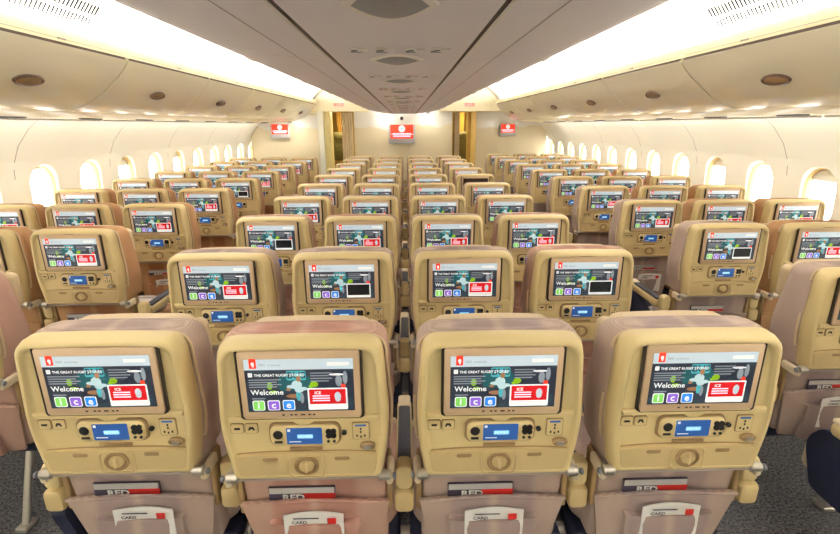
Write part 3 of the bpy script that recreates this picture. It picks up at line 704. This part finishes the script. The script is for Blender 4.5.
for sx in (-1, 1):
    first = 0 if sx < 0 else -1; last = 8 if sx < 0 else 9
    for n in range(first, last+1):
        for j in range(3):
            if n < 0 and j > 0: continue
            if n == 0 and j > 0: continue
            x = sx*(1.70+.5*j) + (.005 if sx > 0 else .03)
            leftmost = (j == 2) if sx < 0 else (j == 0)
            dk = 'dark' if (sx, n, j) in ((1, 1, 0), (-1, 4, 0), (1, 5, 1)) else 'red'
            fb = 'fab_tan' if j > 0 else random.choice(['fab_mauve', 'fab_pink'])
            if sx > 0 and j == 0: fb = 'fab_mauve'
            if sx < 0 and j == 0: fb = 'fab_tan' if n else 'fab_pink'
            lab = f'beige {["aisle", "middle", "window"][j]} seat in the {ORD[n-first]} row of the {SN[sx]} window block'
            if n < 0: lab = 'beige aisle seat at bottom right, only its cushion corner in the picture'
            place(fb, n < 4, x, D0+PI_*(n+ST)+(.10 if n < 0 else 0), leftmost, lab, f'{SN[sx]} block seats', dk)
for p in PROTO.values():
    def rm(o):
        for c in list(o.children): rm(c)
        bpy.data.objects.remove(o)
    rm(p)

# ------------------------------------------------------------------ things in the pockets and on the seats
PS = ['leftmost seat', 'second seat from left', 'third seat from left', 'rightmost seat']
def magazine(x, y, lab, grp):
    r = empty('magazine', (x, y, .0)); b = MB()
    b.box((0, .050, .565), (.185, .008, .13), 'mag_dark', .0015); b.box((0, .0455, .620), (.180, .002, .018), 'mag_grey'); b.box((.048, .0452, .598), (.088, .0014, .024), 'label_red'); b.build('cover', r)
    b = MB(); b.text('RED', .026, -.055, .590, .0440, 'label_white', sx=1.3, bold=.0008); b.build('title', r, smooth=0); tag(r, lab, 'magazine', grp)
def safety_card(x, y, lab, grp):
    r = empty('safety_card', (x, y, 0)); b = MB(); n = 8; fr = [(-.082+.164*i/n, .004+.006*math.cos(math.pi*(i/n-.5)*1.0), 0) for i in range(n+1)]
    lo = [[(p[0], p[1]+.006, z+(.006*math.sin(math.pi*i/n))) for i, p in enumerate(fr)]+[(p[0], p[1]+.0035+.006, z+.006*math.sin(math.pi*(n-i)/n)) for i, p in enumerate(fr[::-1])] for z in (.44, .568)]
    b.loft(lo, 'card'); b.build('card_sheet', r, smooth=40)
    b = MB(); b.text('CARD', .013, -.060, .543, +.0065, 'mag_dark', sx=1.2, bold=.0004); b.plate(rrect(.024, .020, .001, .050, .551), +.0062, 'label_red'); b.plate(rrect(.07, .004, .001, -.02, .561), +.0062, 'navy'); b.build('print', r, smooth=0); tag(r, lab, 'card', grp)
for i in range(4):
    x = (-.75, -.25, .25, .75)[i]
    dy = JIT.get((0, i), (0, 0))[1]
    magazine(x-.035, D0+dy, f'magazine in upper pocket of the nearest middle row, {PS[i]}', 'magazines in seat pockets')
    safety_card(x+(0 if i else .02), D0+dy, f'white safety card in lower pocket of the nearest middle row, {PS[i]}', 'safety cards in seat pockets')
for sx, n, nm in ((1, 0, 'second'), (1, 1, 'third'), (-1, 1, 'second')):
    x = sx*1.70; y = D0+PI_*(n+ST)
    magazine(x-.02, y, f'magazine in pocket of the {SN[sx]} aisle seat, {nm} row', 'magazines in seat pockets')
    safety_card(x+.01, y, f'white card in pocket of the {SN[sx]} aisle seat, {nm} row', 'safety cards in seat pockets')
for sx, n, j, nm in ((-1, 1, 1, 'second'), (-1, 2, 0, 'third'), (-1, 2, 1, 'third'), (1, 1, 1, 'third'), (1, 2, 0, 'fourth')):
    x = sx*(1.70+.5*j)+.03; y = D0+PI_*(n+ST); w = ('aisle', 'middle')[j]
    magazine(x-.03, y, f'magazine in pocket of the {SN[sx]} block {w} seat, {nm} row', 'magazines in seat pockets')
    safety_card(x+.02, y, f'white card in pocket of the {SN[sx]} block {w} seat, {nm} row', 'safety cards in seat pockets')
def pack(x, y, z, lab, s=1.0, rz=0):
    r = empty('blanket_pack', (x, y, z)); r.rotation_euler = (R(-12), 0, R(rz)); b = MB(); nu, nv = 20, 12; vs = []; fs = []
    rnd = random.Random(int(x*100+y*37))
    for j in range(nv+1):
        for i in range(nu):
            a = 2*math.pi*i/nu; t = -math.pi/2+math.pi*j/nv; k = 1+.05*math.sin(5*a+3*t)+rnd.uniform(-.025, .025)
            ca, sa = math.cos(a), math.sin(a)
            vs.append((.17*s*k*math.copysign(abs(ca)**.6, ca)*abs(math.cos(t))**.45, .15*s*k*math.copysign(abs(sa)**.6, sa)*abs(math.cos(t))**.45, .055*s*k*math.sin(t)))
    for j in range(nv):
        for i in range(nu): fs.append([j*nu+i, j*nu+(i+1) % nu, (j+1)*nu+(i+1) % nu, (j+1)*nu+i])
    b.add(vs, fs, 'plastic_bag'); b.build('wrapped_blanket', r, smooth=70)
    b = MB(); b.plate(rrect(.05, .03, .003), 0, 'label_red'); o = b.build('sticker', r, smooth=0); o.location = (.04, -.03, .058*s); o.rotation_euler = (R(-90), 0, 0)
    tag(r, lab, 'blanket', 'plastic wrapped blankets on seats')
pack(-1.70, D0+PI_*ST+.33, .56, 'white plastic wrapped blanket on the nearest left aisle seat cushion')
pack(-1.63, D0+PI_*(1+ST)+.33, .565, 'clear wrapped blanket on second left aisle seat beside the middle block')
pack(-2.20, D0+PI_*(0+ST)+.33, .56, 'white wrapped blanket on left block seat beside the nearest aisle seat', rz=8)
pack(-1.70, D0+PI_*(2+ST)+.33, .56, 'clear wrapped blanket on third left aisle seat cushion', rz=-6)
#pack(1.70, D0+PI_*(1+ST)+.33, .56, 'clear wrapped blanket on the third right aisle seat cushion', rz=5)
# headset with white coiled band on the right aisle seat
def headset(x, y, z, lab):
    r = empty('headset', (x, y, z)); b = MB(); b.tube([(.07*math.cos(R(a)), 0, .07*math.sin(R(a))) for a in range(0, 181, 15)], .006, 'tube_white', 8); b.build('headband', r)
    for sx in (-1, 1): b = MB(); b.cyl((sx*.055, 0, -.005), (sx*.080, 0, -.005), .030, 'tube_white', 16, bev=.006); b.build('earcup', r)
    tag(r, lab, 'headset')
headset(1.52, D0+PI_*(1+ST)-.02+.22, .545, 'white headset lying on the right aisle seat, second full row')
